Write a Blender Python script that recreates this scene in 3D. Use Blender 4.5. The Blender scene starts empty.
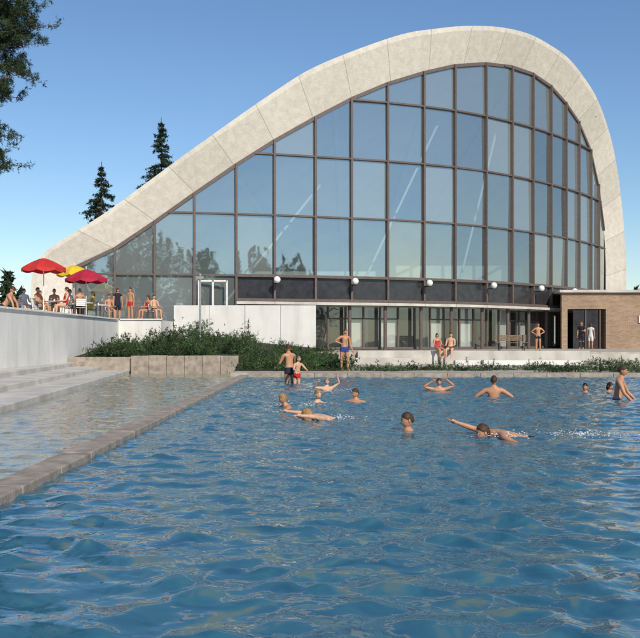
import bpy, math, random
import numpy as np
from mathutils import Vector, Matrix
random.seed(7); rng=np.random.default_rng(7)
S=bpy.context.scene; COL=S.collection
# ---------------------------------------------------------------- materials
def new_mat(name):
    m=bpy.data.materials.new(name); m.use_nodes=True
    return m, m.node_tree.nodes, m.node_tree.links, m.node_tree.nodes['Principled BSDF']
def mat(name,col,rough=.7,var=.12,scale=4,bump=0,bscale=30,spec=.3,metal=0,stain=None,island=0):
    m,N,L,b=new_mat(name)
    b.inputs['Roughness'].default_value=rough; b.inputs['Metallic'].default_value=metal
    b.inputs['Specular IOR Level'].default_value=spec
    tc=N.new('ShaderNodeTexCoord')
    n=N.new('ShaderNodeTexNoise'); n.inputs['Scale'].default_value=scale; n.inputs['Detail'].default_value=6
    L.new(tc.outputs['Object'],n.inputs['Vector'])
    r=N.new('ShaderNodeValToRGB')
    c0=[max(0,c*(1-var*1.6)) for c in col]; c1=[min(1,c*(1+var*1.4)) for c in col]
    r.color_ramp.elements[0].position=.3; r.color_ramp.elements[0].color=(*c0,1)
    r.color_ramp.elements[1].position=.7; r.color_ramp.elements[1].color=(*c1,1)
    L.new(n.outputs['Fac'],r.inputs['Fac'])
    out=r.outputs['Color']
    if stain:
        mp=N.new('ShaderNodeMapping'); mp.inputs['Scale'].default_value=(1.2,1.2,.18)
        L.new(tc.outputs['Object'],mp.inputs['Vector'])
        n2=N.new('ShaderNodeTexNoise'); n2.inputs['Scale'].default_value=1.5; n2.inputs['Detail'].default_value=8
        L.new(mp.outputs['Vector'],n2.inputs['Vector'])
        r2=N.new('ShaderNodeValToRGB'); r2.color_ramp.elements[0].position=.5; r2.color_ramp.elements[1].position=.72
        L.new(n2.outputs['Fac'],r2.inputs['Fac'])
        mx=N.new('ShaderNodeMixRGB'); mx.inputs['Color2'].default_value=(*stain,1)
        ml=N.new('ShaderNodeMath'); ml.operation='MULTIPLY'; ml.inputs[1].default_value=.55
        L.new(r2.outputs['Color'],ml.inputs[0]); L.new(ml.outputs[0],mx.inputs['Fac']); L.new(out,mx.inputs['Color1']); out=mx.outputs['Color']
    if island:
        g=N.new('ShaderNodeNewGeometry'); mr=N.new('ShaderNodeMapRange')
        mr.inputs['To Min'].default_value=1-island; mr.inputs['To Max'].default_value=1+island
        L.new(g.outputs['Random Per Island'],mr.inputs['Value'])
        mm=N.new('ShaderNodeVectorMath'); mm.operation='SCALE'
        L.new(out,mm.inputs[0]); L.new(mr.outputs[0],mm.inputs['Scale']); out=mm.outputs[0]
    L.new(out,b.inputs['Base Color'])
    if bump:
        n3=N.new('ShaderNodeTexNoise'); n3.inputs['Scale'].default_value=bscale; n3.inputs['Detail'].default_value=5
        L.new(tc.outputs['Object'],n3.inputs['Vector'])
        bp=N.new('ShaderNodeBump'); bp.inputs['Strength'].default_value=bump; bp.inputs['Distance'].default_value=.03
        L.new(n3.outputs['Fac'],bp.inputs['Height']); L.new(bp.outputs['Normal'],b.inputs['Normal'])
    return m
M={}
M['conc']=mat('concrete',(.56,.53,.48),.85,.12,1.2,.4,25,stain=(.38,.35,.31))
M['concw']=mat('white_concrete',(.74,.73,.70),.8,.05,.8,.3,18,stain=(.54,.52,.48))
M['deck']=mat('deck_concrete',(.44,.40,.34),.85,.15,2.5,.4,30)
M['coping']=mat('coping_stone',(.34,.29,.24),.75,.2,5,.4,40)
M['grass']=mat('grass',(.07,.11,.03),.9,.3,3,.6,60)
M['soil']=mat('soil',(.05,.055,.03),.95,.3,5,.8,30)
M['frame']=mat('bronze_frame',(.13,.10,.09),.5,.1,6)
M['darkpanel']=mat('dark_panel',(.035,.034,.04),.18,.2,3,spec=.6)
M['white']=mat('white_paint',(.75,.75,.72),.5,.05,5)
M['inner']=mat('interior_plaster',(.66,.69,.68),.8,.1,.5)
M['floor']=mat('interior_floor',(.40,.39,.36),.5,.1,2)
M['pole']=mat('painted_steel',(.30,.31,.31),.4,.08,8)
M['steel']=mat('dark_steel',(.05,.05,.05),.4,.1,8)
M['wood']=mat('bench_wood',(.20,.14,.09),.6,.25,8)
M['bark']=mat('pine_bark',(.15,.085,.055),.9,.35,5,.8,20)
M['barkd']=mat('spruce_bark',(.06,.045,.035),.9,.3,5,.8,20)
M['needle']=mat('pine_needles',(.035,.060,.022),.7,.3,1.0,island=.45)
M['spruce']=mat('spruce_needles',(.022,.040,.020),.75,.3,1.0,island=.4)
M['mugo']=mat('mugo_needles',(.046,.082,.029),.7,.6,1.1,island=.6)
M['red']=mat('red_canvas',(.55,.035,.03),.7,.1,3)
M['dred']=mat('crimson_canvas',(.42,.02,.05),.7,.1,3)
M['yellow']=mat('yellow_canvas',(.75,.52,.03),.7,.1,3)
M['skinA']=mat('tanned_skin',(.50,.25,.14),.5,.08,12,spec=.4)
M['skinB']=mat('fair_skin',(.62,.36,.23),.5,.08,12,spec=.4)
M['hairB']=mat('brown_hair',(.06,.033,.018),.6,.3,40)
M['hairD']=mat('blond_hair',(.30,.19,.08),.6,.3,40)
M['hairK']=mat('dark_hair',(.018,.013,.010),.5,.3,40)
M['eye']=mat('eye_white',(.7,.68,.65),.3,.02,5)
M['pupil']=mat('pupil',(.02,.015,.01),.2,.02,5)
M['lip']=mat('lips',(.40,.14,.10),.5,.05,10)
for k,c in dict(s_blue=(.03,.06,.25),s_red=(.5,.03,.03),s_dark=(.02,.02,.03),s_white=(.7,.7,.68),s_green=(.03,.18,.10),s_yel=(.6,.42,.05)).items():
    M[k]=mat('cloth_'+k[2:],c,.8,.1,10)
def brick():
    m,N,L,b=new_mat('yellow_brick')
    tc=N.new('ShaderNodeTexCoord'); mp=N.new('ShaderNodeMapping'); mp.inputs['Rotation'].default_value=(math.pi/2,0,0)
    br=N.new('ShaderNodeTexBrick'); br.inputs['Scale'].default_value=1
    br.inputs['Brick Width'].default_value=.27; br.inputs['Row Height'].default_value=.085; br.inputs['Mortar Size'].default_value=.01
    br.inputs['Color1'].default_value=(.38,.25,.15,1); br.inputs['Color2'].default_value=(.29,.17,.10,1); br.inputs['Mortar'].default_value=(.34,.30,.25,1)
    L.new(tc.outputs['Object'],mp.inputs['Vector']); L.new(mp.outputs['Vector'],br.inputs['Vector'])
    n=N.new('ShaderNodeTexNoise'); n.inputs['Scale'].default_value=.8; n.inputs['Detail'].default_value=8; L.new(tc.outputs['Object'],n.inputs['Vector'])
    mr=N.new('ShaderNodeMapRange'); mr.inputs['To Min'].default_value=.65; mr.inputs['To Max'].default_value=1.3; L.new(n.outputs['Fac'],mr.inputs['Value'])
    vs=N.new('ShaderNodeVectorMath'); vs.operation='SCALE'; L.new(br.outputs['Color'],vs.inputs[0]); L.new(mr.outputs[0],vs.inputs['Scale'])
    L.new(vs.outputs[0],b.inputs['Base Color']); b.inputs['Roughness'].default_value=.85
    return m
M['brick']=brick()
def band():
    m,N,L,b=new_mat('shell_concrete')
    uv=N.new('ShaderNodeUVMap'); sp=N.new('ShaderNodeSeparateXYZ'); L.new(uv.outputs['UV'],sp.inputs[0])
    md=N.new('ShaderNodeMath'); md.operation='PINGPONG'; md.inputs[1].default_value=1.55; L.new(sp.outputs['X'],md.inputs[0])
    lt=N.new('ShaderNodeMath'); lt.operation='LESS_THAN'; lt.inputs[1].default_value=.02; L.new(md.outputs[0],lt.inputs[0])
    dv=N.new('ShaderNodeMath'); dv.operation='DIVIDE'; dv.inputs[1].default_value=3.1; L.new(sp.outputs['X'],dv.inputs[0])
    w2=N.new('ShaderNodeMath'); w2.operation='FLOOR'; L.new(dv.outputs[0],w2.inputs[0])
    wn=N.new('ShaderNodeTexWhiteNoise'); wn.noise_dimensions='1D'; L.new(w2.outputs[0],wn.inputs['W'])
    tc=N.new('ShaderNodeTexCoord')
    n=N.new('ShaderNodeTexNoise'); n.inputs['Scale'].default_value=2.6; n.inputs['Detail'].default_value=12; n.inputs['Roughness'].default_value=.75; L.new(tc.outputs['Object'],n.inputs['Vector'])
    r=N.new('ShaderNodeValToRGB'); r.color_ramp.elements[0].position=.25; r.color_ramp.elements[0].color=(.50,.45,.38,1)
    r.color_ramp.elements[1].position=.62; r.color_ramp.elements[1].color=(.69,.64,.56,1)
    L.new(n.outputs['Fac'],r.inputs['Fac'])
    mr=N.new('ShaderNodeMapRange'); mr.inputs['To Min'].default_value=.93; mr.inputs['To Max'].default_value=1.05; L.new(wn.outputs['Value'],mr.inputs['Value'])
    vs=N.new('ShaderNodeVectorMath'); vs.operation='SCALE'; L.new(r.outputs['Color'],vs.inputs[0]); L.new(mr.outputs[0],vs.inputs['Scale'])
    mx=N.new('ShaderNodeMixRGB'); mx.inputs['Color2'].default_value=(.36,.32,.27,1)
    L.new(lt.outputs[0],mx.inputs['Fac']); L.new(vs.outputs[0],mx.inputs['Color1'])
    L.new(mx.outputs['Color'],b.inputs['Base Color']); b.inputs['Roughness'].default_value=.85
    n3=N.new('ShaderNodeTexNoise'); n3.inputs['Scale'].default_value=14; n3.inputs['Detail'].default_value=6; L.new(tc.outputs['Object'],n3.inputs['Vector'])
    bp=N.new('ShaderNodeBump'); bp.inputs['Strength'].default_value=.4; bp.inputs['Distance'].default_value=.04; L.new(n3.outputs['Fac'],bp.inputs['Height']); L.new(bp.outputs['Normal'],b.inputs['Normal'])
    return m
M['band']=band()
def glass(name,refl,tint,dif):
    m=bpy.data.materials.new(name); m.use_nodes=True; N=m.node_tree.nodes; L=m.node_tree.links
    for n in list(N): N.remove(n)
    o=N.new('ShaderNodeOutputMaterial'); g=N.new('ShaderNodeBsdfGlossy'); g.inputs['Roughness'].default_value=.02; g.inputs['Color'].default_value=(.9,.96,.98,1)
    t=N.new('ShaderNodeBsdfTransparent'); t.inputs['Color'].default_value=(*tint,1)
    mx=N.new('ShaderNodeMixShader'); lw=N.new('ShaderNodeFresnel'); lw.inputs['IOR'].default_value=1.5
    ad=N.new('ShaderNodeMath'); ad.operation='ADD'; ad.inputs[1].default_value=refl; ad.use_clamp=True; L.new(lw.outputs[0],ad.inputs[0])
    tc=N.new('ShaderNodeTexCoord'); n=N.new('ShaderNodeTexNoise'); n.inputs['Scale'].default_value=.5; L.new(tc.outputs['Object'],n.inputs['Vector'])
    bp=N.new('ShaderNodeBump'); bp.inputs['Strength'].default_value=.12; bp.inputs['Distance'].default_value=.1; L.new(n.outputs['Fac'],bp.inputs['Height']); L.new(bp.outputs['Normal'],g.inputs['Normal'])
    L.new(ad.outputs[0],mx.inputs['Fac']); L.new(t.outputs[0],mx.inputs[1]); L.new(g.outputs[0],mx.inputs[2])
    d=N.new('ShaderNodeBsdfDiffuse'); d.inputs['Color'].default_value=(.52,.60,.60,1); m2=N.new('ShaderNodeMixShader')  # pale diffuse share paints a sunlit lightening into the panes
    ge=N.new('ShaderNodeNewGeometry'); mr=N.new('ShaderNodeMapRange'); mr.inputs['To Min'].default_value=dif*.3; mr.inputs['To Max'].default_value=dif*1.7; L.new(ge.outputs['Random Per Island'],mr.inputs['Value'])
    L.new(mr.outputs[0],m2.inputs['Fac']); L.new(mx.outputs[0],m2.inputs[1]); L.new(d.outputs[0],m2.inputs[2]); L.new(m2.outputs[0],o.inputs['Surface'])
    return m
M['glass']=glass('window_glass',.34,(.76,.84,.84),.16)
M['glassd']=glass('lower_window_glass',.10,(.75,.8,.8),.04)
def globe():
    m,N,L,b=new_mat('opal_glass'); b.inputs['Base Color'].default_value=(.85,.85,.82,1); b.inputs['Roughness'].default_value=.15
    return m
M['globe']=globe()
def water(name,ca,cb,cc,rough,bs,bst):
    m,N,L,b=new_mat(name)
    tc=N.new('ShaderNodeTexCoord')
    n=N.new('ShaderNodeTexNoise'); n.inputs['Scale'].default_value=2.2; n.inputs['Detail'].default_value=3; n.inputs['Distortion'].default_value=1.6
    L.new(tc.outputs['Object'],n.inputs['Vector'])
    r=N.new('ShaderNodeValToRGB'); e=r.color_ramp.elements
    e[0].position=.3; e[0].color=(*ca,1); e[1].position=.56; e[1].color=(*cb,1); x=e.new(.66); x.color=(*cc,1)  # last ramp tone paints olive glints and caustic-like patches into the water colour
    L.new(n.outputs['Fac'],r.inputs['Fac']); L.new(r.outputs['Color'],b.inputs['Base Color'])
    b.inputs['Roughness'].default_value=rough; b.inputs['IOR'].default_value=1.33; b.inputs['Specular IOR Level'].default_value=.5
    n3=N.new('ShaderNodeTexNoise'); n3.inputs['Scale'].default_value=bs; n3.inputs['Detail'].default_value=1.5; n3.inputs['Distortion'].default_value=.4; L.new(tc.outputs['Object'],n3.inputs['Vector'])
    bp=N.new('ShaderNodeBump'); bp.inputs['Strength'].default_value=bst; bp.inputs['Distance'].default_value=.02; L.new(n3.outputs['Fac'],bp.inputs['Height']); L.new(bp.outputs['Normal'],b.inputs['Normal'])
    return m
M['water']=water('pool_water_deep',(.022,.100,.165),(.042,.150,.215),(.12,.18,.16),.03,8,.42)
M['waters']=water('pool_water_shallow',(.18,.21,.17),(.27,.27,.20),(.36,.33,.22),.05,8,.35)
M['foam']=mat('water_foam',(.75,.8,.85),.2,.05,20)
# ---------------------------------------------------------------- mesh helpers
class MB:
    def __init__(s): s.v=[]; s.f=[]; s.m=[]; s.mats=[]
    def mi(s,k):
        if k not in s.mats: s.mats.append(k)
        return s.mats.index(k)
    def add(s,vs,fs,k):
        o=len(s.v); s.v+= [tuple(p) for p in vs]; i=s.mi(k)
        for f in fs: s.f.append(tuple(a+o for a in f)); s.m.append(i)
    def box(s,x0,x1,y0,y1,z0,z1,k):
        vs=[(x0,y0,z0),(x1,y0,z0),(x1,y1,z0),(x0,y1,z0),(x0,y0,z1),(x1,y0,z1),(x1,y1,z1),(x0,y1,z1)]
        s.add(vs,[(0,3,2,1),(4,5,6,7),(0,1,5,4),(1,2,6,5),(2,3,7,6),(3,0,4,7)],k)
    def bar(s,a,b,w,d,k,side=None):
        a=Vector(a); b=Vector(b); t=(b-a).normalized()
        u=Vector(side).normalized() if side is not None else t.cross(Vector((0,0,1)))
        if u.length<1e-3: u=Vector((1,0,0))
        u=(u-t*u.dot(t)).normalized(); n=t.cross(u)
        vs=[p+u*w/2*i+n*d/2*j for p in (a,b) for i,j in ((-1,-1),(1,-1),(1,1),(-1,1))]
        s.add(vs,[(0,3,2,1),(4,5,6,7),(0,1,5,4),(1,2,6,5),(2,3,7,6),(3,0,4,7)],k)
    def tube(s,pts,rad,k,n=8):
        pts=[Vector(p) for p in pts]; vs=[]; fs=[]
        if not hasattr(rad,'__len__'): rad=[rad]*len(pts)
        for i,p in enumerate(pts):
            t=(pts[min(i+1,len(pts)-1)]-pts[max(i-1,0)]).normalized()
            u=t.cross(Vector((.13,.97,.2))) 
            if u.length<.1: u=t.cross(Vector((1,0,0)))
            u.normalize(); w=t.cross(u)
            for j in range(n):
                a=2*math.pi*j/n; vs.append(p+(u*math.cos(a)+w*math.sin(a))*rad[i])
        for i in range(len(pts)-1):
            for j in range(n):
                fs.append((i*n+j,i*n+(j+1)%n,(i+1)*n+(j+1)%n,(i+1)*n+j))
        fs.append(tuple(range(n))[::-1]); fs.append(tuple(range((len(pts)-1)*n,len(pts)*n)))
        s.add(vs,fs,k)
    def ball(s,c,r,k,nu=14,nv=10,fn=None,mtx=None):
        if not hasattr(r,'__len__'): r=(r,r,r)
        vs=[];fs=[]
        for i in range(nv+1):
            th=math.pi*i/nv
            for j in range(nu):
                a=2*math.pi*j/nu; d=Vector((math.sin(th)*math.cos(a),math.sin(th)*math.sin(a),math.cos(th)))
                p=Vector((d.x*r[0],d.y*r[1],d.z*r[2]))
                if fn: p=fn(d,p)
                if mtx: p=mtx@p
                vs.append(p+Vector(c))
        for i in range(nv):
            for j in range(nu): fs.append((i*nu+j,(i+1)*nu+j,(i+1)*nu+(j+1)%nu,i*nu+(j+1)%nu))
        s.add(vs,fs,k)
    def obj(s,name,smooth=False,parent=None,bevel=0):
        me=bpy.data.meshes.new(name); me.from_pydata(s.v,[],s.f)
        for k in s.mats: me.materials.append(M[k])
        me.polygons.foreach_set('material_index',s.m)
        if smooth: me.polygons.foreach_set('use_smooth',[True]*len(s.f))
        me.validate(); me.update()
        o=bpy.data.objects.new(name,me); COL.objects.link(o)
        if parent: o.parent=parent
        if bevel:
            b=o.modifiers.new('b','BEVEL'); b.width=bevel; b.segments=2; b.limit_method='ANGLE'
        return o
def empty(name):
    e=bpy.data.objects.new(name,None); COL.objects.link(e); e.empty_display_size=.2; return e
def catmull(P,sub=8):
    P=[np.array(p,float) for p in P]; P=[2*P[0]-P[1]]+P+[2*P[-1]-P[-2]]; out=[]
    for i in range(1,len(P)-2):
        for k in range(sub):
            t=k/sub; a,b,c,d=P[i-1],P[i],P[i+1],P[i+2]
            out.append(.5*((2*b)+(-a+c)*t+(2*a-5*b+4*c-d)*t*t+(-a+3*b-3*c+d)*t**3))
    out.append(P[-2]); return np.array(out)
def resample(P,n):
    d=np.r_[0,np.cumsum(np.linalg.norm(np.diff(P,axis=0),axis=1))]; s=np.linspace(0,d[-1],n)
    return np.stack([np.interp(s,d,P[:,k]) for k in range(P.shape[1])],1), s
def needles(name,C,N,L,W,key,parent=None,up=0.3):
    """many small leaf triangles around centres C"""
    C=np.asarray(C,float); C=np.repeat(C,N,axis=0); n=len(C)
    d=rng.normal(size=(n,3)); d[:,2]+=up; d/=np.linalg.norm(d,axis=1)[:,None]
    e=np.cross(d,rng.normal(size=(n,3))); e/=np.linalg.norm(e,axis=1)[:,None]
    l=L*rng.uniform(.6,1.3,(n,1)); w=W*rng.uniform(.6,1.3,(n,1))
    V=np.empty((n,3,3)); V[:,0]=C-e*w; V[:,1]=C+e*w; V[:,2]=C+d*l
    me=bpy.data.meshes.new(name); me.vertices.add(n*3); me.vertices.foreach_set('co',V.ravel())
    me.loops.add(n*3); me.loops.foreach_set('vertex_index',np.arange(n*3,dtype=np.int32))
    me.polygons.add(n); me.polygons.foreach_set('loop_start',np.arange(0,n*3,3,dtype=np.int32))
    me.polygons.foreach_set('loop_total',np.full(n,3,dtype=np.int32))
    me.materials.append(M[key]); me.update(calc_edges=True)
    o=bpy.data.objects.new(name,me); COL.objects.link(o)
    if parent: o.parent=parent
    return o
# ---------------------------------------------------------------- world, sun, camera
AZ=math.radians(155); EL=math.radians(34)
W=bpy.data.worlds.new("World"); S.world=W; W.use_nodes=True
wn=W.node_tree.nodes; sky=wn.new('ShaderNodeTexSky'); sky.sky_type='NISHITA'; sky.sun_disc=False
sky.sun_elevation=EL; sky.sun_rotation=AZ; sky.altitude=2200; sky.air_density=1.5; sky.dust_density=0; sky.ozone_density=4.5
hs=wn.new('ShaderNodeHueSaturation'); hs.inputs['Saturation'].default_value=1.06; hs.inputs['Hue'].default_value=.503
W.node_tree.links.new(sky.outputs[0],hs.inputs['Color']); W.node_tree.links.new(hs.outputs[0],wn['Background'].inputs['Color']); wn['Background'].inputs['Strength'].default_value=.118
sd=Vector((math.sin(AZ)*math.cos(EL),math.cos(AZ)*math.cos(EL),math.sin(EL)))
sl=bpy.data.lights.new('sun','SUN'); sl.energy=4.2; sl.angle=math.radians(.5); sl.color=(1,.905,.75)
so=bpy.data.objects.new('sun',sl); COL.objects.link(so); so.rotation_euler=sd.to_track_quat('Z','Y').to_euler()
cam=bpy.data.cameras.new('camera'); co=bpy.data.objects.new('camera',cam); COL.objects.link(co); S.camera=co
co.location=(0,0,1.35); co.rotation_euler=(math.pi/2,0,0); cam.lens=51.4; cam.sensor_width=36; cam.shift_y=.0328; cam.clip_end=3000; cam.clip_start=.1
S.view_settings.view_transform='Standard'; S.view_settings.look='None'; S.view_settings.exposure=0
# ---------------------------------------------------------------- ground
g=MB(); G=1500
xs=[-G,-11,24,G]; ys=[-G,2,36.75,G]
for i in range(3):
    for j in range(3):
        if i==1 and j==1: continue
        g.add([(xs[i],ys[j],.06),(xs[i+1],ys[j],.06),(xs[i+1],ys[j+1],.06),(xs[i],ys[j+1],.06)],[(0,1,2,3)],'grass')
g.obj('ground')
b=MB(); b.box(-11,24.2,1.9,36.8,-2.2,-2.0,'concw'); b.box(-11.2,-11,2,36.7,-2,.0,'concw'); b.box(24,24.2,2,33.2,-2,.06,'concw')
b.box(-11,24,1.8,2,-2,.055,'concw'); b.obj('pool_basin')
def wave(X,Y,seed,amp,n=90,l0=.15,l1=.80):
    r=np.random.default_rng(seed); Z=np.zeros_like(X)
    Xw=X+.09*np.sin(1.9*Y+.7*X)+.06*np.sin(3.1*X-2.2*Y); Yw=Y+.09*np.sin(2.3*X-.5*Y)+.05*np.sin(3.7*Y+1.3*X)
    for i in range(n):
        lam=l0*(l1/l0)**r.random(); k=2*math.pi/lam; a=r.normal(1.35,.9); ph=r.uniform(0,6.28)
        Z+=lam**.95*np.sin(k*(Xw*math.cos(a)+Yw*math.sin(a))+ph)
    Z/=Z.std(); Z=Z+.2*(Z**2-1)
    return Z*amp*(1+.25*np.sin(.5*X+1)*np.sin(.37*Y))
def water_sheet(name,x0,x1,y0,y1,st,z,amp,key,seed,xfun=None):
    nx=int((x1-x0)/st)+1; ny=int((y1-y0)/st)+1
    X,Y=np.meshgrid(np.linspace(x0,x1,nx),np.linspace(y0,y1,ny))
    if xfun is not None:
        T=(X-x0)/(x1-x0); X=xfun(Y)*(1-T)+x1*T
    Z=z+wave(X,Y,seed,amp)
    V=np.stack([X,Y,Z],-1).reshape(-1,3)
    I=np.arange(nx*ny).reshape(ny,nx); F=np.stack([I[:-1,:-1],I[:-1,1:],I[1:,1:],I[1:,:-1]],-1).reshape(-1,4)
    me=bpy.data.meshes.new(name); me.vertices.add(len(V)); me.vertices.foreach_set('co',V.ravel())
    me.loops.add(F.size); me.loops.foreach_set('vertex_index',F.ravel().astype(np.int32))
    me.polygons.add(len(F)); me.polygons.foreach_set('loop_start',np.arange(0,F.size,4,dtype=np.int32)); me.polygons.foreach_set('loop_total',np.full(len(F),4,dtype=np.int32))
    me.polygons.foreach_set('use_smooth',[True]*len(F)); me.materials.append(M[key]); me.update(calc_edges=True)
    o=bpy.data.objects.new(name,me); COL.objects.link(o); return o
water_sheet('pool_water',-2.75,24,2,33.2,.042,0,.0102,'water',3)
stepx=lambda y: -5.9-(y-17)*.09
water_sheet('wading_pool_water',-8,-2.8,3,36.8,.08,.0,.006,'waters',5,xfun=lambda y: stepx(y)-.3)
k=MB()
yy=np.arange(2,33.3,1.2)
for a in yy[:-1]: k.box(-2.95,-2.6,a,a+1.19,-1.9,.075+random.uniform(-.004,.004),'coping')
k.box(-2.95,-2.6,33.2,36.6,-1,.07,'coping')
k.obj('pool_divider_kerb',bevel=.015)
k=MB()
for a in np.arange(-2.6,24,1.2): k.box(a,a+1.19,33.0,33.75,-1.9,.15+random.uniform(-.004,.004),'coping')
k.obj('pool_edge_coping',bevel=.015)
d=MB(); d.box(-3.3,60,33.75,46.0,-.3,.13,'deck'); d.obj('pool_deck')
d=MB()
d.box(-.3,60,46.3,200,-.3,.75,'deck'); d.box(-60,-.3,50.2,200,-.3,.74,'deck'); d.obj('building_forecourt')
d=MB()
d.box(1.9,13.6,46.0,46.3,.0,.80,'conc'); d.box(1.7,5.0,45.3,45.98,.0,.45,'conc'); d.box(6.6,12.8,44.6,45.2,.0,.36,'concw')
d.box(13.6,60,46.0,46.3,.0,.66,'conc')
d.obj('low_retaining_wall',bevel=.02)
# ---------------------------------------------------------------- left steps + terrace
st=MB()
def tread(off0,z,key):
    y0,y1=4,37.3
    a0,a1=stepx(y0)-off0,stepx(y1)-off0; b0,b1=(-10.2,-10.2)
    vs=[(a0,y0,-2),(a1,y1,-2),(b1,y1,-2),(b0,y0,-2),(a0,y0,z),(a1,y1,z),(b1,y1,z),(b0,y0,z)]
    st.add(vs,[(0,3,2,1),(4,5,6,7),(0,1,5,4),(1,2,6,5),(2,3,7,6),(3,0,4,7)],key)
tread(0,.13,'conc'); tread(1.1,.28,'conc'); tread(2.2,.44,'conc')
st.obj('pool_steps',bevel=.02)
t=MB()
t.box(-60,-10.2,3,46.3,-1,2.36,'concw'); t.box(-60,-8.05,46.3,51.4,-1,2.355,'concw'); t.box(-8.05,-.35,50.2,51.9,-1,2.36,'concw')
t.obj('sun_terrace')
t=MB()
for a in np.arange(5,46,4.1): t.box(-10.32,-10.12,a,a+4.08,2.36,2.43,'concw')
t.box(-10.12,-8.0,46.22,46.42,2.36,2.43,'concw')
t.obj('terrace_wall_cap',bevel=.01)
t=MB()
for i,a in enumerate(np.arange(-8.0,-.4,1.95)): t.box(a,a+1.93,50,50.16,.3,3.25,'concw')
t.obj('white_parapet_wall',bevel=.01)
p=MB(); 
for a in np.arange(-7.6,-3.3,.72): p.box(a,a+.71,36.7,37.1,-.5,.72+random.uniform(-.01,.01),'coping')
p.box(-10.2,-7.61,36.9,37.1,-.5,.66,'coping')
p.obj('planter_wall',bevel=.02)
p=MB()
p.add([(-10.2,37.1,.6),(-3.3,37.1,.6),(-3.3,46.3,1.0),(-10.2,46.3,1.2),(-10.2,50,1.3),(-3.3,50,1.2),(-3.3,36.0,.16),(.6,36.0,.16),(.9,46.0,.6),(0,50,.9)],[(0,1,2,3),(3,2,5,4),(6,7,8,2),(2,8,9,5),(6,2,1)],'soil')
p.obj('planting_bed')
# ---------------------------------------------------------------- swimming hall
hall=empty('swimming_hall')
MU=[(-13.8,51.4,5.4),(-11.6,51.7,6.5),(-9.4,52.0,8.06),(-7.2,52.3,9.7),(-4.85,52.8,11.46),(-2.68,53.3,12.95),(-.3,54.0,14.47),(1.86,54.7,15.77),(4.06,55.4,16.87),(6.35,56.3,17.8),(8.4,57.3,18.53),(10.6,58.7,19.08),(12.6,60.3,19.36),(14.35,61.9,19.36),(16.0,63.6,19.0),(17.5,65.3,18.28),(18.9,67.0,17.33),(20.4,69.1,15.7),(21.5,70.8,13.36),(22.6,72.8,10.1)]
INN=[(-13.6,51.4,2.4),(-13.85,51.35,4.2)]+MU+[(22.9,73.3,8.0),(22.95,73.4,5.5),(22.95,73.4,.6)]
OUT=[(-15.9,50.4,2.4),(-15.95,50.5,4.6),(-15.3,50.6,6.15),(-11.75,51.1,8.65),(-7.3,51.7,12.1),(-2.53,52.7,15.75),(0.1,53.4,17.5),(4.56,55.0,19.65),(7.1,55.9,20.4),(9.33,57.0,20.95),(11.66,58.6,21.4),(13.8,60.3,21.55),(15.6,62.05,21.4),(17.35,63.8,21.03),(19.0,65.6,20.15),(20.4,67.3,19.15),(21.8,69.35,17.65),(23.0,71.3,15.8),(24.1,73.2,12.95),(24.95,74.6,8.7),(25.1,74.9,5.5),(25.1,74.9,.6)]
NS=150
I_,sI=resample(catmull(INN),NS); O_,sO=resample(catmull(OUT),NS)
B_=O_+(I_-O_)*.13; B_[:,1]-=.10
rows=[I_,B_,O_]
F=np.array([3.0,92,.6])
for t in (0.02,.08,.18,.3,.45,.6,.78,1.0):
    P=O_.copy(); s=t**1.15
    P[:,0]=O_[:,0]*(1-s*.85)+F[0]*s*.85; P[:,1]=O_[:,1]+(F[1]-O_[:,1])*s; P[:,2]=.6+(O_[:,2]-.6)*(1-t**1.6)
    rows.append(P)
def lofted(name,rows,s,key,parent,smooth=True):
    n=len(rows[0]); V=np.concatenate(rows); m=MB(); fs=[]
    for r in range(len(rows)-1):
        for i in range(n-1): fs.append((r*n+i,r*n+i+1,(r+1)*n+i+1,(r+1)*n+i))
    m.add(V,fs,key); o=m.obj(name,smooth,parent)
    uv=o.data.uv_layers.new(name='UVMap')
    for l in o.data.loops:
        uv.data[l.index].uv=(s[l.vertex_index%n],(l.vertex_index//n))
    return o
lofted('arch_soffit',[I_,B_],sO,'band',hall)
lofted('arch_edge',[B_,O_],sO,'band',hall)
lofted('roof_shell',rows[2:],sO,'band',hall)
I2=I_.copy(); I2[:,1]+=.6; 
lofted('inner_lining',[I_,I2]+[ (r-np.array([0,0,.5])) for r in rows[4:]],sO,'inner',hall)
fr=MB(); gl=MB(); gd=MB(); dk=MB()
LV=[5.08,8.63,12.18,15.73,19.28]
def clip(zl,zr,za,zb):
    P=[(0,za),(1,za),(1,zb),(0,zb)]; out=[]
    f=lambda p: zl+(zr-zl)*p[0]-p[1]
    for i in range(4):
        a,b=P[i],P[(i+1)%4]; fa,fb=f(a),f(b)
        if fa>=0: out.append(a)
        if fa*fb<0: u=fa/(fa-fb); out.append((a[0]+(b[0]-a[0])*u,a[1]+(b[1]-a[1])*u))
    return out
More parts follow.
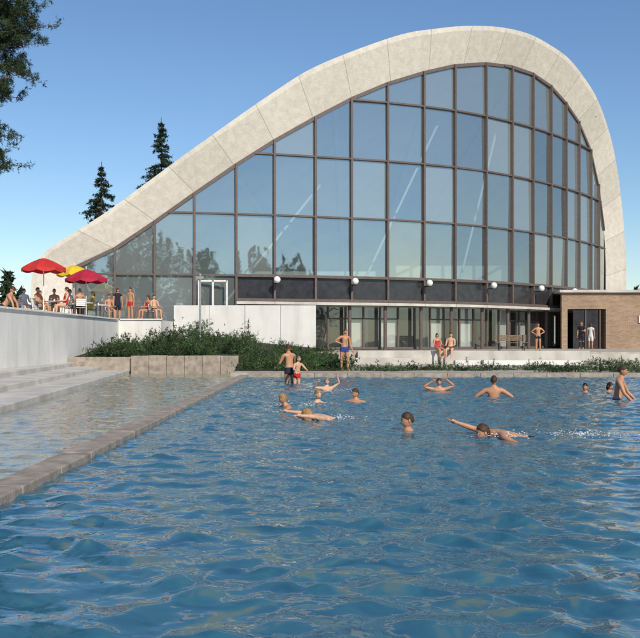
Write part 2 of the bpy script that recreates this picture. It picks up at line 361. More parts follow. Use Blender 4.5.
for i in range(len(MU)-1):
    A=Vector(MU[i]); Bv=Vector(MU[i+1]); t=(Bv-A); t.z=0; w=t.length; t.normalize(); nrm=Vector((t.y,-t.x,0))
    upper = A.x>-5
    lv=LV if upper else [2.36]+LV
    for j in range(len(lv)):
        za=lv[j]; zb=lv[j+1] if j+1<len(lv) else 99
        pg=clip(A.z+.12,Bv.z+.12,za,min(zb,30))
        if len(pg)>=3:
            ja,jb=rng.normal(0,.012),rng.normal(0,.009)
            vs=[Vector((A.x,A.y,0))+t*(u*w)+Vector((0,0,z))+nrm*(ja*(u-.5)*w+jb*(z-za-1.8)) for u,z in pg]
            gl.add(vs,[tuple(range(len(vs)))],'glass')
        if j>0:
            pg=[u for u,z in clip(A.z,Bv.z,za-.01,za+.01)]
            if pg:
                a=Vector((A.x,A.y,za))+t*(min(pg)*w)+nrm*.06; c=Vector((A.x,A.y,za))+t*(max(pg)*w)+nrm*.06
                if (a-c).length>.05: fr.bar(a,c,.10,.20,'frame',side=(0,0,1))
    ztop=A.z+.05
    fr.bar(Vector((A.x,A.y,2.36 if A.x<-3 else 3.5))+nrm*.08,Vector((A.x,A.y,ztop))+nrm*.08,.13,.24,'frame',side=t)
    fr.bar(Vector(MU[i])+nrm*.03,Vector(MU[i+1])+nrm*.03,.16,.2,'frame',side=nrm)
    if upper:
        a=Vector((A.x,A.y,0)); c=Vector((Bv.x,Bv.y,0))
        for z in (5.08,3.68): fr.bar(a+nrm*.09+Vector((0,0,z)),c+nrm*.09+Vector((0,0,z)),.16,.26,'frame',side=(0,0,1))
        dk.add([a+Vector((0,0,3.6)),c+Vector((0,0,3.6)),c+Vector((0,0,5.1)),a+Vector((0,0,5.1))],[(0,1,2,3)],'darkpanel')
        dk.bar(a+nrm*.05+Vector((0,0,3.5)),c+nrm*.05+Vector((0,0,3.5)),.16,.4,'conc',side=(0,0,1))
        if A.x>-.5:
            r=-nrm*1.0
            for q in (0,.5):
                p0=a+r+t*(q*w); p1=a+r+t*((q+.5)*w)
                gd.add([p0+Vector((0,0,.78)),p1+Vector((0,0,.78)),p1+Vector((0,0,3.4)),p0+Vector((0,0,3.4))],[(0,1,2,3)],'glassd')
                fr.bar(p0+Vector((0,0,.75)),p0+Vector((0,0,3.4)),.10,.14,'frame',side=t)
                fr.bar(p0+Vector((0,0,.84)),p1+Vector((0,0,.84)),.16,.1,'frame',side=(0,0,1))
                if (i+int(q*2))%3: fr.bar(p0+Vector((0,0,2.65)),p1+Vector((0,0,2.65)),.08,.1,'frame',side=(0,0,1))
                if (i*2+int(q*2))%5 in (1,4): dk.add([p0-nrm*.25+Vector((0,0,.8)),p1-nrm*.25+Vector((0,0,.8)),p1-nrm*.25+Vector((0,0,3.3)),p0-nrm*.25+Vector((0,0,3.3))],[(0,1,2,3)],'concw')
            fr.tube([a-nrm*.25+Vector((0,0,.75)),a-nrm*.25+Vector((0,0,3.4))],.11,'frame',10)
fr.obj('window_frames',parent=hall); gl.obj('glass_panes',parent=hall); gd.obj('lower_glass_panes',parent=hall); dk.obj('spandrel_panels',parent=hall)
inn=MB()
lo=[(m[0],m[1]+.15,.78) for m in MU[4:]]+[(21,78,.78),(0,80,.78)]
up=[(m[0],m[1]+.2,3.46) for m in MU]+[(20,78,3.46),(0,80,3.46),(-12,70,3.46)]
lo2=[(m[0],m[1]+.2,3.39) for m in MU]+[(20,78,3.39),(0,80,3.39),(-12,70,3.39)]
inn.add(lo,[tuple(range(len(lo)))],'floor'); inn.add(up,[tuple(range(len(up)))],'floor'); inn.add(lo2,[tuple(range(len(lo2)))],'inner')
inn.add([(-12,66,.7),(22,79,.7),(22,79,3.4),(-12,66,3.4)],[(0,1,2,3)],'inner')
inn.box(-6,4,66,67,3.5,6.3,'inner'); inn.box(6,16,72,73,3.5,7.2,'inner')
for x,y in ((-1,58),(3,60),(7,62),(11,66),(15,70)):
    inn.tube([(x,y,.78),(x,y,3.4)],.16,'white',12); inn.box(x-1.2,x+.6,y+1,y+1.5,.8,1.7,'darkpanel')
inn.obj('interior_floors',parent=hall)
rb=MB()
for f in (.22,.34,.46,.58,.70,.82):
    i=int(f*(NS-1)); pts=[Vector(r[i])-Vector((0,0,.7)) for r in rows[3:-1]]
    rb.tube(pts,.22,'white',6)
for x0,y0,x1,z1 in ((-6,56,0,11.5),(2,58,8,16),(9,62,13,17.5)):
    rb.tube([(x0,y0,3.4),(x1,y0+4,z1)],.09,'white',6)
rb.obj('interior_ribs',parent=hall,smooth=True)
lp=MB()
for idx in (5,7,9,11,13,15,17):
    A=Vector(MU[idx]); Bn=Vector(MU[idx+1]); t=(Bn-A); t.z=0; t.normalize(); n=Vector((t.y,-t.x,0)); a=Vector((A.x,A.y,4.62))
    lp.tube([a+n*.1,a+n*.75],.035,'steel',6); lp.tube([a+n*.75+Vector((0,0,-.05)),a+n*.75+Vector((0,0,.1))],.06,'steel',8); lp.ball(a+n*.75+Vector((0,0,.20)),.20,'globe')
lp.obj('globe_lamps',smooth=True,parent=hall)
dr=MB()
for x in (-6.9,-6.1,-5.3): dr.bar((x,52.1,2.37),(x,52.1,4.75),.09,.1,'white',side=(1,0,0))
dr.bar((-6.9,52.1,4.72),(-5.3,52.1,4.72),.09,.1,'white',side=(0,0,1)); dr.bar((-6.9,52.1,3.3),(-5.3,52.1,3.3),.05,.08,'white',side=(0,0,1))
dr.obj('terrace_door',parent=hall)
w=empty('brick_wing')
q=MB(); q.box(19.4,42,62,72,.5,4.55,'brick'); q.box(16.4,19.4,62,62.35,3.45,4.55,'brick'); q.box(16.4,16.8,62.003,62.3,.75,3.45,'brick'); q.obj('walls',parent=w)
q=MB(); q.box(16.2,42.3,61.75,72.3,4.56,4.74,'conc'); q.box(21.6,23.4,61.9,61.99,2.5,3.0,'concw'); q.box(17.2,18.9,62.1,62.16,.75,3.4,'darkpanel')
q.box(19.0,19.08,62.1,62.2,.75,3.4,'frame'); q.box(18.0,18.08,62.02,62.2,.75,3.4,'frame'); q.obj('roof_slab',parent=w,bevel=.01)
# ---------------------------------------------------------------- trees
def pine(name,x,y,z,h,r,limbs,explicit=()):
    e=empty(name); m=MB(); pts=[(x+.25*math.sin(k*.9)*k/8,y+.2*math.cos(k*.7)*k/8,z+h*k/8) for k in range(9)]
    m.tube(pts,[r*(1-.85*k/8) for k in range(9)],'bark',10); C=[]
    ends=[(p,1) for p in explicit]
    for _ in range(limbs):
        a=random.uniform(0,6.28); hh=random.uniform(.42,1)*h; l=(1.25-hh/h)*h*.30+.6; ends.append(((x+l*math.cos(a),y+l*math.sin(a),z+hh+random.uniform(-.3,.6)),0))
    for en,ex in ends:
        hh=min(h*.97,max(h*.3,en[2]-z-random.uniform(-.2,1.3))); s=Vector((x,y,z+hh)); en=Vector(en)
        mid=s.lerp(en,.5)+Vector((random.uniform(-.3,.3),random.uniform(-.3,.3),random.uniform(-.35,.25)))
        m.tube([s,mid,en],[.05,.03,.008],'bark',6)
        for _ in range(24 if ex else 12):
            u=random.uniform(.35,1.0)**.8; c=(s.lerp(mid,u*2) if u<.5 else mid.lerp(en,u*2-1))
            dd=Vector((random.gauss(0,.5),random.gauss(0,.5),random.gauss(.12,.38)))*random.uniform(.6,1.15); tip=c+dd
            m.tube([c,tip],[.014,.004],'bark',4)
            for _ in range(random.randint(3,7)):
                q_=c.lerp(tip,random.uniform(.35,1.08))+Vector((random.gauss(0,.10),random.gauss(0,.10),random.gauss(0,.08)))
                C.append(np.array(q_)+rng.normal(0,.06,(9,3)))
    m.obj('trunk_and_limbs',True,e); needles('foliage',np.concatenate(C),5,.13,.011,'needle',e,up=.2); return e
pine('pine_tree',-14.6,35,2.3,17,.24,22,[(-10.9,34.6,14.9),(-11.3,35.2,14.1),(-10.8,35.4,13.5),(-11.5,34.5,13.1),(-10.7,35,12.7),(-11.4,35.3,12.1),(-11.2,34.8,11.6),(-12.0,34.6,15.2),(-12.4,35,12.9),(-12.3,34.9,11.2),(-12.0,34.8,9.1),(-12.3,35.3,8.6),(-12.0,34.9,8.0),(-12.5,34.7,7.3),(-13.0,35,9.6),(-10.8,34.9,14.4),(-12.2,35,13.6),(-11.8,34.8,14.0),(-12.5,35.1,8.2)])
def spruce(name,x,y,z,h,wd,seed=1):
    r=np.random.default_rng(seed); e=empty(name); m=MB(); m.tube([(x,y,z),(x,y,z+h)],[.25,.03],'barkd',8); C=[]
    nl=int(h*1.7)
    for k in range(nl):
        u=k/nl; hh=h*(.12+.87*u); L=wd*(1-u)*r.uniform(.65,1.2)+.10
        for j in range(6):
            a=r.uniform(0,6.28); l=L*r.uniform(.5,1.15); s=np.array([x,y,z+hh]); en=s+np.array([l*math.cos(a),l*math.sin(a),-l*.35+.15*l*r.random()])
            m.tube([s,en],[.03,.008],'barkd',4)
            n=int(13*l)+5; tt=r.uniform(.1,1.05,n)[:,None]; C.append(s*(1-tt)+en*tt+r.normal(0,.07,(n,3))*np.array([1.4,1.4,1.0]))
    m.obj('trunk_and_branches',False,e); needles('foliage',np.concatenate(C),6,.30,.045,'spruce',e,up=-.7)
spruce('spruce_tree',-22.7,95,.7,19.2,6.2,seed=2); spruce('spruce_tree',-16.5,95,.7,23.8,7.2,seed=5)
def forest(name,n,xr,yr,hr,dens,seed,L=1.1,W_=.3,wf=.18):
    r=np.random.default_rng(seed); e=empty(name); C=[]; m=MB()
    for _ in range(n):
        x=r.uniform(*xr); y=r.uniform(*yr); h=r.uniform(*hr); k=int(dens); u=r.random(k)**.8; a=r.uniform(0,6.28,k); rad=(1-u)**.75*h*wf*r.uniform(.3,1.1,k)
        C.append(np.stack([x+rad*np.cos(a),y+rad*np.sin(a),.5+h*(.15+.87*u)],1)); m.tube([(x,y,0),(x,y,h*.95)],[.2,.03],'barkd',5)
    m.obj('trunks',False,e); needles('foliage',np.concatenate(C),1,L,W_,'spruce',e,up=-.2)
forest('distant_trees',70,(-130,-35),(110,170),(7,11),260,3)
forest('distant_trees',60,(45,160),(120,170),(6,9),260,9)
forest('forest_belt',190,(-85,85),(-75,-50),(9,20),520,4,.8,.2,.2)
def shrubs(name,blobs,per,L,Wd,key='mugo'):
    C=[]
    for x,y,z,rx,ry,rz in blobs:
        n=int(per*rx*ry*rz**.5); d=rng.normal(size=(n,3)); d/=np.linalg.norm(d,axis=1)[:,None]; d[:,2]=abs(d[:,2])
        rr=rng.uniform(.45,1.05,(n,1)); lump=1+.3*np.sin(d[:,:1]*7+x*3)*np.cos(d[:,1:2]*6+y)+.16*np.sin(d[:,2:]*11+x)
        C.append(np.array([x,y,z])+d*rr*lump*np.array([rx,ry,rz]))
    C=np.concatenate(C); m=rng.random(len(C)); 
    sh=C[m>.975]; sh=np.concatenate([sh+np.array([0,0,.045*k]) for k in range(1,5)]); 
    return needles(name,np.concatenate([C,sh]),5,L,Wd,key,up=.8)
bl=[]
for _ in range(125):
    x=random.uniform(-9.7,.5); y=random.uniform(37.7,49)
    if x>-3.2: y=random.uniform(36.6,48)
    zb=.55+(y-38)*.04 if x<-3.2 else .2+(y-36.5)*.045
    prof=max(0,1-abs(x+6.0)/4.3)
    h=(.36+.72*prof+.12*max(0,(y-42))/5)*random.uniform(.5,1.35)
    if x>-2: h*=.8
    bl.append((x,y,zb,random.uniform(.45,.9),random.uniform(.5,.9),h))
bl+=[(x,random.uniform(36.2,39.5),.14,random.uniform(.4,.75),.7,random.uniform(.22,.70)) for x in np.arange(-3.0,1.1,.15)]
shrubs('mountain_pine_shrubs',bl,340,.15,.014)
bl=[(x,random.uniform(35.6,37.6),.12,random.uniform(.4,.8),.6,random.uniform(.12,.34)) for x in np.arange(1.9,24,.42) if random.random()<.85]
bl+=[(x,random.uniform(34.3,35.2),.12,.6,.5,random.uniform(.22,.45)) for x in np.arange(8.6,18,.6)]
bl+=[(x,random.uniform(44.2,45.5),.12,.6,.4,random.uniform(.25,.5)) for x in np.arange(13.2,26,.6)]
shrubs('low_juniper_hedge',bl,520,.11,.012)
q=MB(); q.tube([(-5.9,45,.5),(-5.9,45,4.5)],[.06,.045],'pole',10); q.tube([(-5.9,45,.55),(-5.9,45,.75)],.12,'pole',10); q.box(-6.08,-5.72,44.94,45.06,4.36,4.48,'pole'); q.ball((-5.9,45,4.54),.07,'pole'); q.obj('flag_pole')
def bench(x,y,z):
    q=MB()
    for i in range(4): q.box(x-.9,x+.9,y-.22+i*.12,y-.13+i*.12,z+.43,z+.46,'wood')
    for i in range(3): q.box(x-.9,x+.9,y+.27,y+.30,z+.55+i*.12,z+.64+i*.12,'wood')
    for s in (-.7,.7):
        q.bar((x+s,y-.18,z),(x+s,y-.18,z+.43),.05,.05,'steel'); q.bar((x+s,y+.25,z),(x+s,y+.25,z+.9),.05,.05,'steel'); q.bar((x+s,y-.2,z+.41),(x+s,y+.25,z+.41),.04,.04,'steel')
    return q.obj('park_bench',bevel=.005)
bench(10.9,52,.75)
def parasol(x,y,z,h,r,key):
    q=MB(); q.tube([(x,y,z),(x,y,z+h+.12)],.025,'white',8); q.tube([(x,y,z),(x,y,z+.1)],.25,'conc',12)
    n=8; sub=4; vs=[(x,y,z+h)]; rings=5
    for k in range(1,rings+1):
        u=k/rings
        for j in range(n*sub):
            a=2*math.pi*j/(n*sub); ph=(j%sub)/sub; sag=math.sin(ph*math.pi)
            rr=r*u*(1-.07*sag*u); vs.append((x+rr*math.cos(a),y+rr*math.sin(a),z+h-.5*r*u**1.35*.9-.04*sag*u))
    m=n*sub; fs=[(0,1+j,1+(j+1)%m) for j in range(m)]
    for k in range(rings-1):
        for j in range(m): fs.append((1+k*m+j,1+(k+1)*m+j,1+(k+1)*m+(j+1)%m,1+k*m+(j+1)%m))
    o=len(vs)
    for j in range(m):
        p=vs[1+(rings-1)*m+j]; vs.append((p[0],p[1],p[2]-.12-.04*math.sin((j%sub)/sub*math.pi)))
    for j in range(m): fs.append((1+(rings-1)*m+j,o+j,o+(j+1)%m,1+(rings-1)*m+(j+1)%m))
    q.add(vs,fs,key)
    for j in range(n):
        a=2*math.pi*j/n; q.tube([(x,y,z+h-.45),(x+r*.5*math.cos(a),y+r*.5*math.sin(a),z+h-.22*r)],.008,'steel',4)
    q.obj('parasol')
parasol(-12.1,40,2.36,2.58,.98,'red'); parasol(-11.9,44.2,2.36,2.62,.85,'yellow'); parasol(-10.75,42,2.36,2.25,.98,'dred')
def table(x,y,z):
    q=MB(); q.tube([(x,y,z+.70),(x,y,z+.73)],.42,'white',20); q.tube([(x,y,z+.02),(x,y,z+.7)],.03,'steel',8); q.tube([(x,y,z),(x,y,z+.03)],[.22,.2],'steel',12)
    q.tube([(x+.1,y,z+.73),(x+.1,y,z+.86)],.03,'s_red',8); q.tube([(x-.12,y+.1,z+.73),(x-.12,y+.1,z+.83)],.035,'white',8); q.obj('cafe_table')
def chair(x,y,z,rot):
    q=MB(); w=.22
    for sx in (-w,w):
        q.tube([(sx,-.22,0),(sx,-.2,.44)],.014,'steel',6); q.tube([(sx,.24,0),(sx,.2,.44),(sx,.28,.86)],.014,'steel',6); q.tube([(sx,-.2,.44),(sx,.2,.44)],.014,'steel',6)
    for i in range(5): q.box(-w,w,-.2+i*.085,-.13+i*.085,.445,.46,'white')
    for i in range(4): q.bar((-w,.22+i*.02,.56+i*.085),(w,.22+i*.02,.56+i*.085),.07,.012,'white',side=(0,0,1))
    o=q.obj('garden_chair'); o.location=(x,y,z); o.rotation_euler=(0,0,rot)
for x,y in ((-11.8,40.9),(-11.0,42.6),(-12.6,43.5),(-10.9,45.3)): table(x,y,2.36)
# ---------------------------------------------------------------- people
def nv(v): return Vector(v).normalized()
def person(name,loc,rot,H=1.75,ref='feet',t=(0,0,1),ua=((.2,0,-1),(-.2,0,-1)),fa=((.05,-.15,-1),(-.05,-.15,-1)),th=((.06,0,-1),(-.06,0,-1)),sh=((0,.03,-1),(0,.03,-1)),
           tilt=0,hyaw=0,hpitch=8,skin='skinA',hair='hairB',suit='s_dark',kind='trunks',foot=(0,-1,-.12),longhair=False,slim=1.05):
    R=Matrix.Rotation(math.radians(tilt),3,'X'); t=nv(t); V=Vector
    ax=V((1,0,0)); ax=(ax-t*ax.dot(t)).normalized()
    pel=V((0,0,0)); J=[];E=[];Rd=[]
    def add(p,r,par=None):
        J.append(V(p)); Rd.append(r if hasattr(r,'__len__') else (r,r)); i=len(J)-1
        if par is not None: E.append((par,i))
        return i
    b=slim
    ip=add(pel,(.082*H*b,.062*H*b)); iw=add(pel+t*.09*H,(.070*H*b,.053*H*b),ip); ic=add(pel+t*.19*H,(.085*H*b,.060*H*b),iw); ib=add(pel+t*.255*H,(.072*H*b,.050*H*b),ic)
    inb=add(pel+t*.30*H,.034*H,ib); hdv=nv(t+V((0,-.12,.25))); ink=add(pel+t*.30*H+hdv*.045*H,.031*H,inb)
    bones=[('torso',pel,pel+t*.25*H),('neck',pel+t*.29*H,pel+t*.36*H)]; hands=[]
    for s in (0,1):
        sg=1 if s==0 else -1
        shd=pel+t*.262*H+ax*sg*.100*H*b; u=nv(ua[s]); f=nv(fa[s]); el=shd+u*.172*H; wr=el+f*.148*H
        i1=add(shd,.036*H*b,ib); i2=add(shd+u*.08*H,.030*H*b,i1); i3=add(el,.0225*H,i2); i4=add(el+f*.05*H,.0235*H,i3); i5=add(wr,.0145*H,i4); i6=add(wr+f*.03*H,(.020*H,.012*H),i5); i7=add(wr+f*.050*H,(.021*H,.010*H),i6)
        bones+=[('uarm',shd,el),('farm',el,wr),('hand',wr,wr+f*.09*H)]; hands.append((wr,f,sg))
    for s in (0,1):
        sg=1 if s==0 else -1
        hip=pel+ax*sg*.050*H-V((0,0,.015*H)); a=nv(th[s]); c=nv(sh[s]); kn=hip+a*.245*H; an=kn+c*.235*H
        fd=nv(foot) if c.z<-.5 else nv(V(c)*.9+V((0,-.3,0)))
        i1=add(hip+a*.03*H,.055*H*b,ip); i2=add(hip+a*.13*H,.048*H*b,i1); i3=add(kn,.032*H,i2); i4=add(kn+c*.08*H,.034*H,i3); i5=add(an,.020*H,i4); i6=add(an+fd*.05*H+V((0,0,-.014*H)),.020*H,i5); i7=add(an+fd*.105*H+V((0,0,-.02*H)),(.022*H,.012*H),i6)
        bones+=[('thigh',hip,kn),('shin',kn,an),('foot',an,an+fd*.1*H)]
    me=bpy.data.meshes.new('sk'); me.from_pydata(J,E,[]); o=bpy.data.objects.new('sk',me); COL.objects.link(o)
    md=o.modifiers.new('s','SKIN'); md.use_smooth_shade=True
    for i,r in enumerate(Rd):
        sv=me.skin_vertices[0].data[i]; sv.radius=r; sv.use_root=(i==0)
    sb=o.modifiers.new('ss','SUBSURF'); sb.levels=2; sb.render_levels=2
    bpy.context.view_layer.update(); dg=bpy.context.evaluated_depsgraph_get(); m2=bpy.data.meshes.new_from_object(o.evaluated_get(dg))
    n=len(m2.vertices); co_=np.empty(n*3); m2.vertices.foreach_get('co',co_); co_=co_.reshape(-1,3); no=np.empty(n*3); m2.vertices.foreach_get('normal',no); no=no.reshape(-1,3)
    fs=[tuple(p.vertices) for p in m2.polygons]; fc=np.array([co_[list(f)].mean(0) for f in fs]) if fs else np.zeros((0,3))
    bpy.data.objects.remove(o); bpy.data.meshes.remove(m2); bpy.data.meshes.remove(me)
    D=[];U=[]
    for nm,a,c in bones:
        a=np.array(a);c=np.array(c);d=c-a;u=np.clip(((fc-a)@d)/(d@d),0,1); D.append(np.linalg.norm(fc-a-u[:,None]*d,axis=1)/(1.6 if nm=='torso' else 1)); U.append(u)
    D=np.array(D);U=np.array(U); nb=D.argmin(0); q=MB(); ks=[]; hgt=(fc@np.array(t))
    for i in range(len(fs)):
        nm=bones[nb[i]][0]; u=U[nb[i],i]; c='skin'; low=nm in('torso','thigh')
        if kind=='trunks' and low and hgt[i]<.045*H and (nm=='torso' or u<.30): c='suit'
        if kind=='swimsuit' and ((nm=='torso' and hgt[i]<.235*H) or (nm=='thigh' and u<.10)): c='suit'
        if kind=='dress' and (nm in('torso',) or (nm=='thigh' and u<.85) or (nm=='uarm' and u<.3)): c='suit'
        if kind=='shirt' and (nm=='torso' or (nm=='uarm' and u<.6)): c='suit'
        if kind=='shirt' and (nm in('thigh','shin') and u<.9 or (nm=='torso' and hgt[i]<.03*H)): c='pants'
        ks.append({'skin':skin,'suit':suit,'pants':'s_dark'}[c])
    push=set()
    for f,kk in zip(fs,ks):
        if kk!=skin: push.update(f)
    for v in push: co_[v]+=no[v]*.007
    for kk in dict.fromkeys(ks): q.mi(kk)
    q.v=[tuple(p) for p in co_]; q.f=fs; q.m=[q.mats.index(kk) for kk in ks]
    for wr,f,sg in hands:
        side=f.cross(V((0,1,0)) if abs(f.y)<.8 else V((0,0,1))).normalized(); pn=f.cross(side)
        for j,(o_,l) in enumerate(((-1.5,.036),(-.5,.043),(.5,.040),(1.5,.031))):
            p0=wr+f*.050*H+side*o_*.0095*H; d=nv(f+side*o_*.06); d2=nv(d+pn*.45*sg)
            q.tube([p0-f*.01*H,p0+d*l*.5*H,p0+d*l*.5*H+d2*l*.5*H],[.0055*H,.005*H,.0038*H],skin,6)
        p0=wr+f*.022*H-side*.014*H; d=nv(f*.8-side*.75); q.tube([p0,p0+d*.022*H,p0+d*.022*H+nv(f-side*.2)*.018*H],[.0065*H,.006*H,.0045*H],skin,6)
    hc=pel+t*.30*H+hdv*.092*H
    HR=Matrix.Rotation(math.radians(hyaw),3,'Z')@Matrix.Rotation(math.radians(hpitch),3,'X')
    if tilt: HR=R.inverted()@HR
    def hf(d,p):
        if d.z<0: p.x*=1-.38*(-d.z)**1.4; p.y=p.y*(1-.18*(-d.z)) - .010*H*(-d.z)
        if d.y>0 and d.z>-.3: p.y*=1.08
        if d.y<0:
            p.y-=.015*H*math.exp(-((p.x/(.008*H))**2+((p.z+.012*H)/(.013*H))**2))
            for sx in (-1,1): p.y+=.006*H*math.exp(-(((p.x-sx*.017*H)/(.010*H))**2+((p.z-.003*H)/(.009*H))**2))
        return p
    rad=(.0435*H,.054*H,.067*H)
    q.ball(hc,rad,skin,24,18,hf,HR)
    for sx in (-1,1):
        q.ball(hc+HR@V((sx*.0165*H,-.0455*H,.003*H)),(.0062*H,.004*H,.0038*H),'eye',8,6,None,HR)
        q.ball(hc+HR@V((sx*.0165*H,-.0487*H,.003*H)),(.0028*H,.002*H,.0028*H),'pupil',6,5,None,HR)
        q.ball(hc+HR@V((sx*.044*H,.004*H,-.004*H)),(.006*H,.010*H,.016*H),skin,8,6,None,HR)
        q.tube([hc+HR@V((sx*.009*H,-.0515*H,.0125*H)),hc+HR@V((sx*.024*H,-.0465*H,.0125*H))],.0022*H,hair,5)
    q.tube([hc+HR@V((-.013*H,-.049*H,-.033*H)),hc+HR@V((0,-.0525*H,-.0335*H)),hc+HR@V((.013*H,-.049*H,-.033*H))],[.002*H,.0035*H,.002*H],'lip',6)
    vs=[];fsH=[];nu,nv_=26,16
    rs=random.Random(len(name)*31+int(loc[0]*10))
    for i in range(nv_+1):
        for j in range(nu):
            a=2*math.pi*j/nu; back=(math.sin(a)+1)/2
            lim=1.03+1.0*back**.9 if not longhair else 1.1+1.3*back**.7
            tt=lim*i/nv_; d=V((math.sin(tt)*math.cos(a),math.sin(tt)*math.sin(a),math.cos(tt)))
            p=V((d.x*rad[0],d.y*rad[1],d.z*rad[2]))*(1.10+rs.uniform(-.02,.03)-(.07*(i/nv_)**4))
            if d.y>0: p.y*=1.07
            if longhair and d.z<0: p.z-=.03*H*back; p.x*=1.1
            if d.z<0: p.x*=1-.1*(-d.z)
            vs.append(hc+HR@p)
    for i in range(nv_):
        for j in range(nu): fsH.append((i*nu+j,(i+1)*nu+j,(i+1)*nu+(j+1)%nu,i*nu+(j+1)%nu))
    q.add(vs,fsH,hair)
    RR=Matrix.Rotation(math.radians(rot),3,'Z')@R
    q.v=[tuple(RR@V(p)) for p in q.v]
    zmin=min(p[2] for p in q.v); off=V(loc)
    if ref=='feet': off.z-=zmin
    q.v=[(p[0]+off.x,p[1]+off.y,p[2]+off.z) for p in q.v]
    return q.obj(name,True)
SIT=dict(ref='pelvis',th=((.12,-1,-.05),(-.12,-1,-.05)),sh=((0,-.1,-1),(0,-.1,-1)),ua=((.15,-.35,-1),(-.15,-.35,-1)),fa=((-.1,-1,-.1),(.1,-1,-.1)),t=(0,.12,1))
AK=dict(ua=((.75,.25,-.7),(-.75,.25,-.7)),fa=((-.75,-.35,-.45),(.75,-.35,-.45)))
person('standing_man',(.95,36.0,.13),20,1.66,ua=((.2,.1,-1),(-.8,.2,-.6)),fa=((.3,-.3,-1),(.8,-.4,-.35)),t=(.06,-.05,1),th=((.18,-.05,-1),(-.05,.05,-1)),suit='s_blue')
person('man_standing_in_pool',(-.95,28.8,.42),-150,1.75,ref='pelvis',t=(0,-.15,1),ua=((.3,-.3,-.9),(-.3,-.5,-.8)),fa=((-.1,-.7,-.3),(.1,-.7,-.1)),hpitch=18,skin='skinA',suit='s_dark',hyaw=-25)
person('child_at_pool_edge',(-.72,28.3,.28),40,1.25,ref='pelvis',t=(0,-.2,1),ua=((.5,-.4,-.7),(-.5,-.4,-.7)),fa=((-.3,-.7,-.2),(.3,-.7,-.2)),skin='skinB',hair='hairD',suit='s_red')
person('seated_woman',(5.9,45.85,.93),25,1.66,skin='skinA',suit='s_red',kind='swimsuit',longhair=True,hyaw=-20,**SIT)
person('seated_man',(6.55,45.85,.93),-20,1.75,skin='skinB',suit='s_dark',hyaw=25,**SIT)
person('man_at_entrance',(16.6,58,.75),-30,1.78,skin='skinA',kind='shirt',suit='s_dark',ua=((.2,-.4,-1),(-.2,.1,-1)),fa=((-.2,-1,.1),(0,-.3,-1)))
person('woman_at_entrance',(17.3,58.4,.75),140,1.66,kind='dress',suit='s_white',longhair=True)
person('standing_boy',(11.6,48.6,.75),-5,1.5,skin='skinA',suit='s_dark',**AK)
def bather(name,X,Y,up,rot,H,**k):
    return person(name,(X,Y,up-.30*H),rot,H,ref='pelvis',**k)
bather('child_with_raised_arms',.18,24.3,.12,15,1.35,ua=((.7,-.2,.5),(-.8,-.2,.1)),fa=((-.3,-.1,1),(.2,-.5,.5)),skin='skinB',hair='hairD',suit='s_red',hyaw=-20)
bather('bathing_boy',.78,20.0,.05,-20,1.5,ua=((.8,-.3,-.4),(-.8,-.3,-.4)),hair='hairB',hyaw=-30)
bather('bathing_girl',-.55,18.3,.08,-70,1.5,t=(0,-.35,1),ua=((.7,-.6,-.3),(-.7,-.6,-.3)),fa=((.2,-1,-.1),(-.2,-1,-.1)),hair='hairD',hpitch=20)
bather('bathing_woman',-.05,19.8,.02,30,1.6,skin='skinB',hair='hairD',kind='swimsuit',suit='s_blue')
person('swimming_man',(.42,15.7,-.13),-75,1.75,ref='pelvis',tilt=72,ua=((.75,0,.7),(-.75,0,.7)),fa=((.3,-.2,1),(-.3,-.2,1)),hpitch=25,hyaw=-30,hair='hairD',skin='skinB',suit='s_dark')
bather('bathing_man',1.32,13.7,-.01,-55,1.72,ua=((.8,-.3,-.3),(-.8,-.3,-.3)),hair='hairB',hyaw=-20,skin='skinA')
bather('boy_with_raised_arms',3.15,24.2,.10,0,1.5,ua=((.9,-.1,.35),(-.9,-.1,.25)),fa=((-.7,-.1,.6),(.75,-.1,.5)),skin='skinA',hair='hairB')
bather('man_seen_from_behind',4.15,21.8,.22,170,1.75,ua=((.8,0,-.5),(-.8,0,-.5)),fa=((-.2,-.4,-1),(.2,-.4,-1)),skin='skinA',hair='hairB')
bather('man_wading',6.75,20.8,.50,65,1.80,t=(0,-.18,1),ua=((.35,-.4,-.9),(-.35,-.4,-.9)),fa=((.1,-.7,-.7),(-.1,-.7,-.7)),skin='skinA',hair='hairB',suit='s_blue',hpitch=12)
bather('bathing_boy',6.85,23.6,.0,-30,1.5,hair='hairK'); bather('bathing_girl',7.6,24.0,.0,40,1.5,hair='hairK',longhair=True)
person('front_crawl_swimmer',(2.95,12.9,-.10),-84,1.75,ref='pelvis',tilt=76,ua=((.9,0,.25),(-.3,0,.9)),fa=((.7,-.1,-.5),(-.1,.1,1)),hpitch=8,hyaw=10,hair='hairB',skin='skinA',suit='s_dark')
TZ=2.36
def sitter(name,x,y,rot,**k):
    a=dict(SIT); a.update(k); chair(x,y,TZ,math.radians(rot)); person(name,(x,y+0.02,TZ+.46+.10),rot,1.68,**a)
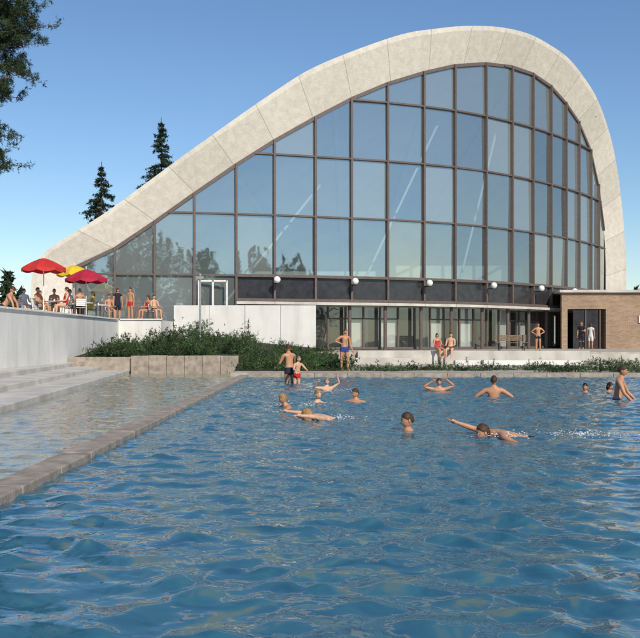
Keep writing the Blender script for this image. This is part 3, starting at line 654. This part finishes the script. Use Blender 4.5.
sitter('seated_sunbather',-12.5,40.6,70,skin='skinA',suit='s_blue')
sitter('seated_sunbather',-11.2,40.2,-60,skin='skinB',suit='s_red',kind='swimsuit',longhair=True)
sitter('seated_guest',-10.9,41.4,-150,skin='skinA',suit='s_dark')
sitter('seated_guest',-11.5,42.2,80,skin='skinB',kind='shirt',suit='s_white')
sitter('seated_guest',-13.2,43.2,60,skin='skinA',suit='s_red')
sitter('seated_guest',-11.0,44.0,-70,skin='skinA',kind='dress',suit='s_yel',longhair=True)
sitter('seated_guest',-10.75,46.6,30,skin='skinA',suit='s_blue')
sitter('seated_guest',-12.1,41.6,20,skin='skinA',suit='s_green')
sitter('seated_guest',-13.4,41.4,40,skin='skinB',kind='dress',suit='s_white',longhair=True)
sitter('seated_woman_on_terrace',-9.0,47.6,-40,skin='skinA',suit='s_red',kind='swimsuit',longhair=True)
sitter('seated_man_on_terrace',-8.55,47.2,40,skin='skinB',suit='s_dark')
person('woman_in_dress',(-10.5,47.4,TZ),30,1.68,kind='dress',suit='s_dark',longhair=True)
person('man_in_bathing_trunks',(-10.0,48.2,TZ),-30,1.76,suit='s_red')
person('terrace_sunbather',(-10.9,31.5,TZ+.14),-90,1.7,ref='pelvis',t=(0,.5,.85),th=((.12,-1,.1),(-.12,-1,.45)),sh=((0,-1,-.1),(0,-.5,-1)),ua=((.2,.6,-1),(-.2,.6,-1)),fa=((0,.2,-1),(0,.2,-1)))
sp=MB()
def splash(x,y,n,r,h):
    for _ in range(n):
        a=random.uniform(0,6.28); d=abs(random.gauss(0,r)); s=random.uniform(.002,.007)
        sp.ball((x+d*math.cos(a)*1.5,y+d*math.sin(a),random.uniform(.005,.03)+abs(random.gauss(0,h))),(s*random.uniform(1,3.2),s*1.5,s*.8),'foam',6,4)
splash(2.6,12.7,140,.16,.03); splash(.3,15.5,140,.25,.03); splash(3.7,12.9,220,.28,.02); splash(-.3,18.6,120,.3,.04); splash(.3,23.8,120,.4,.05)
sp.obj('water_splash',True)
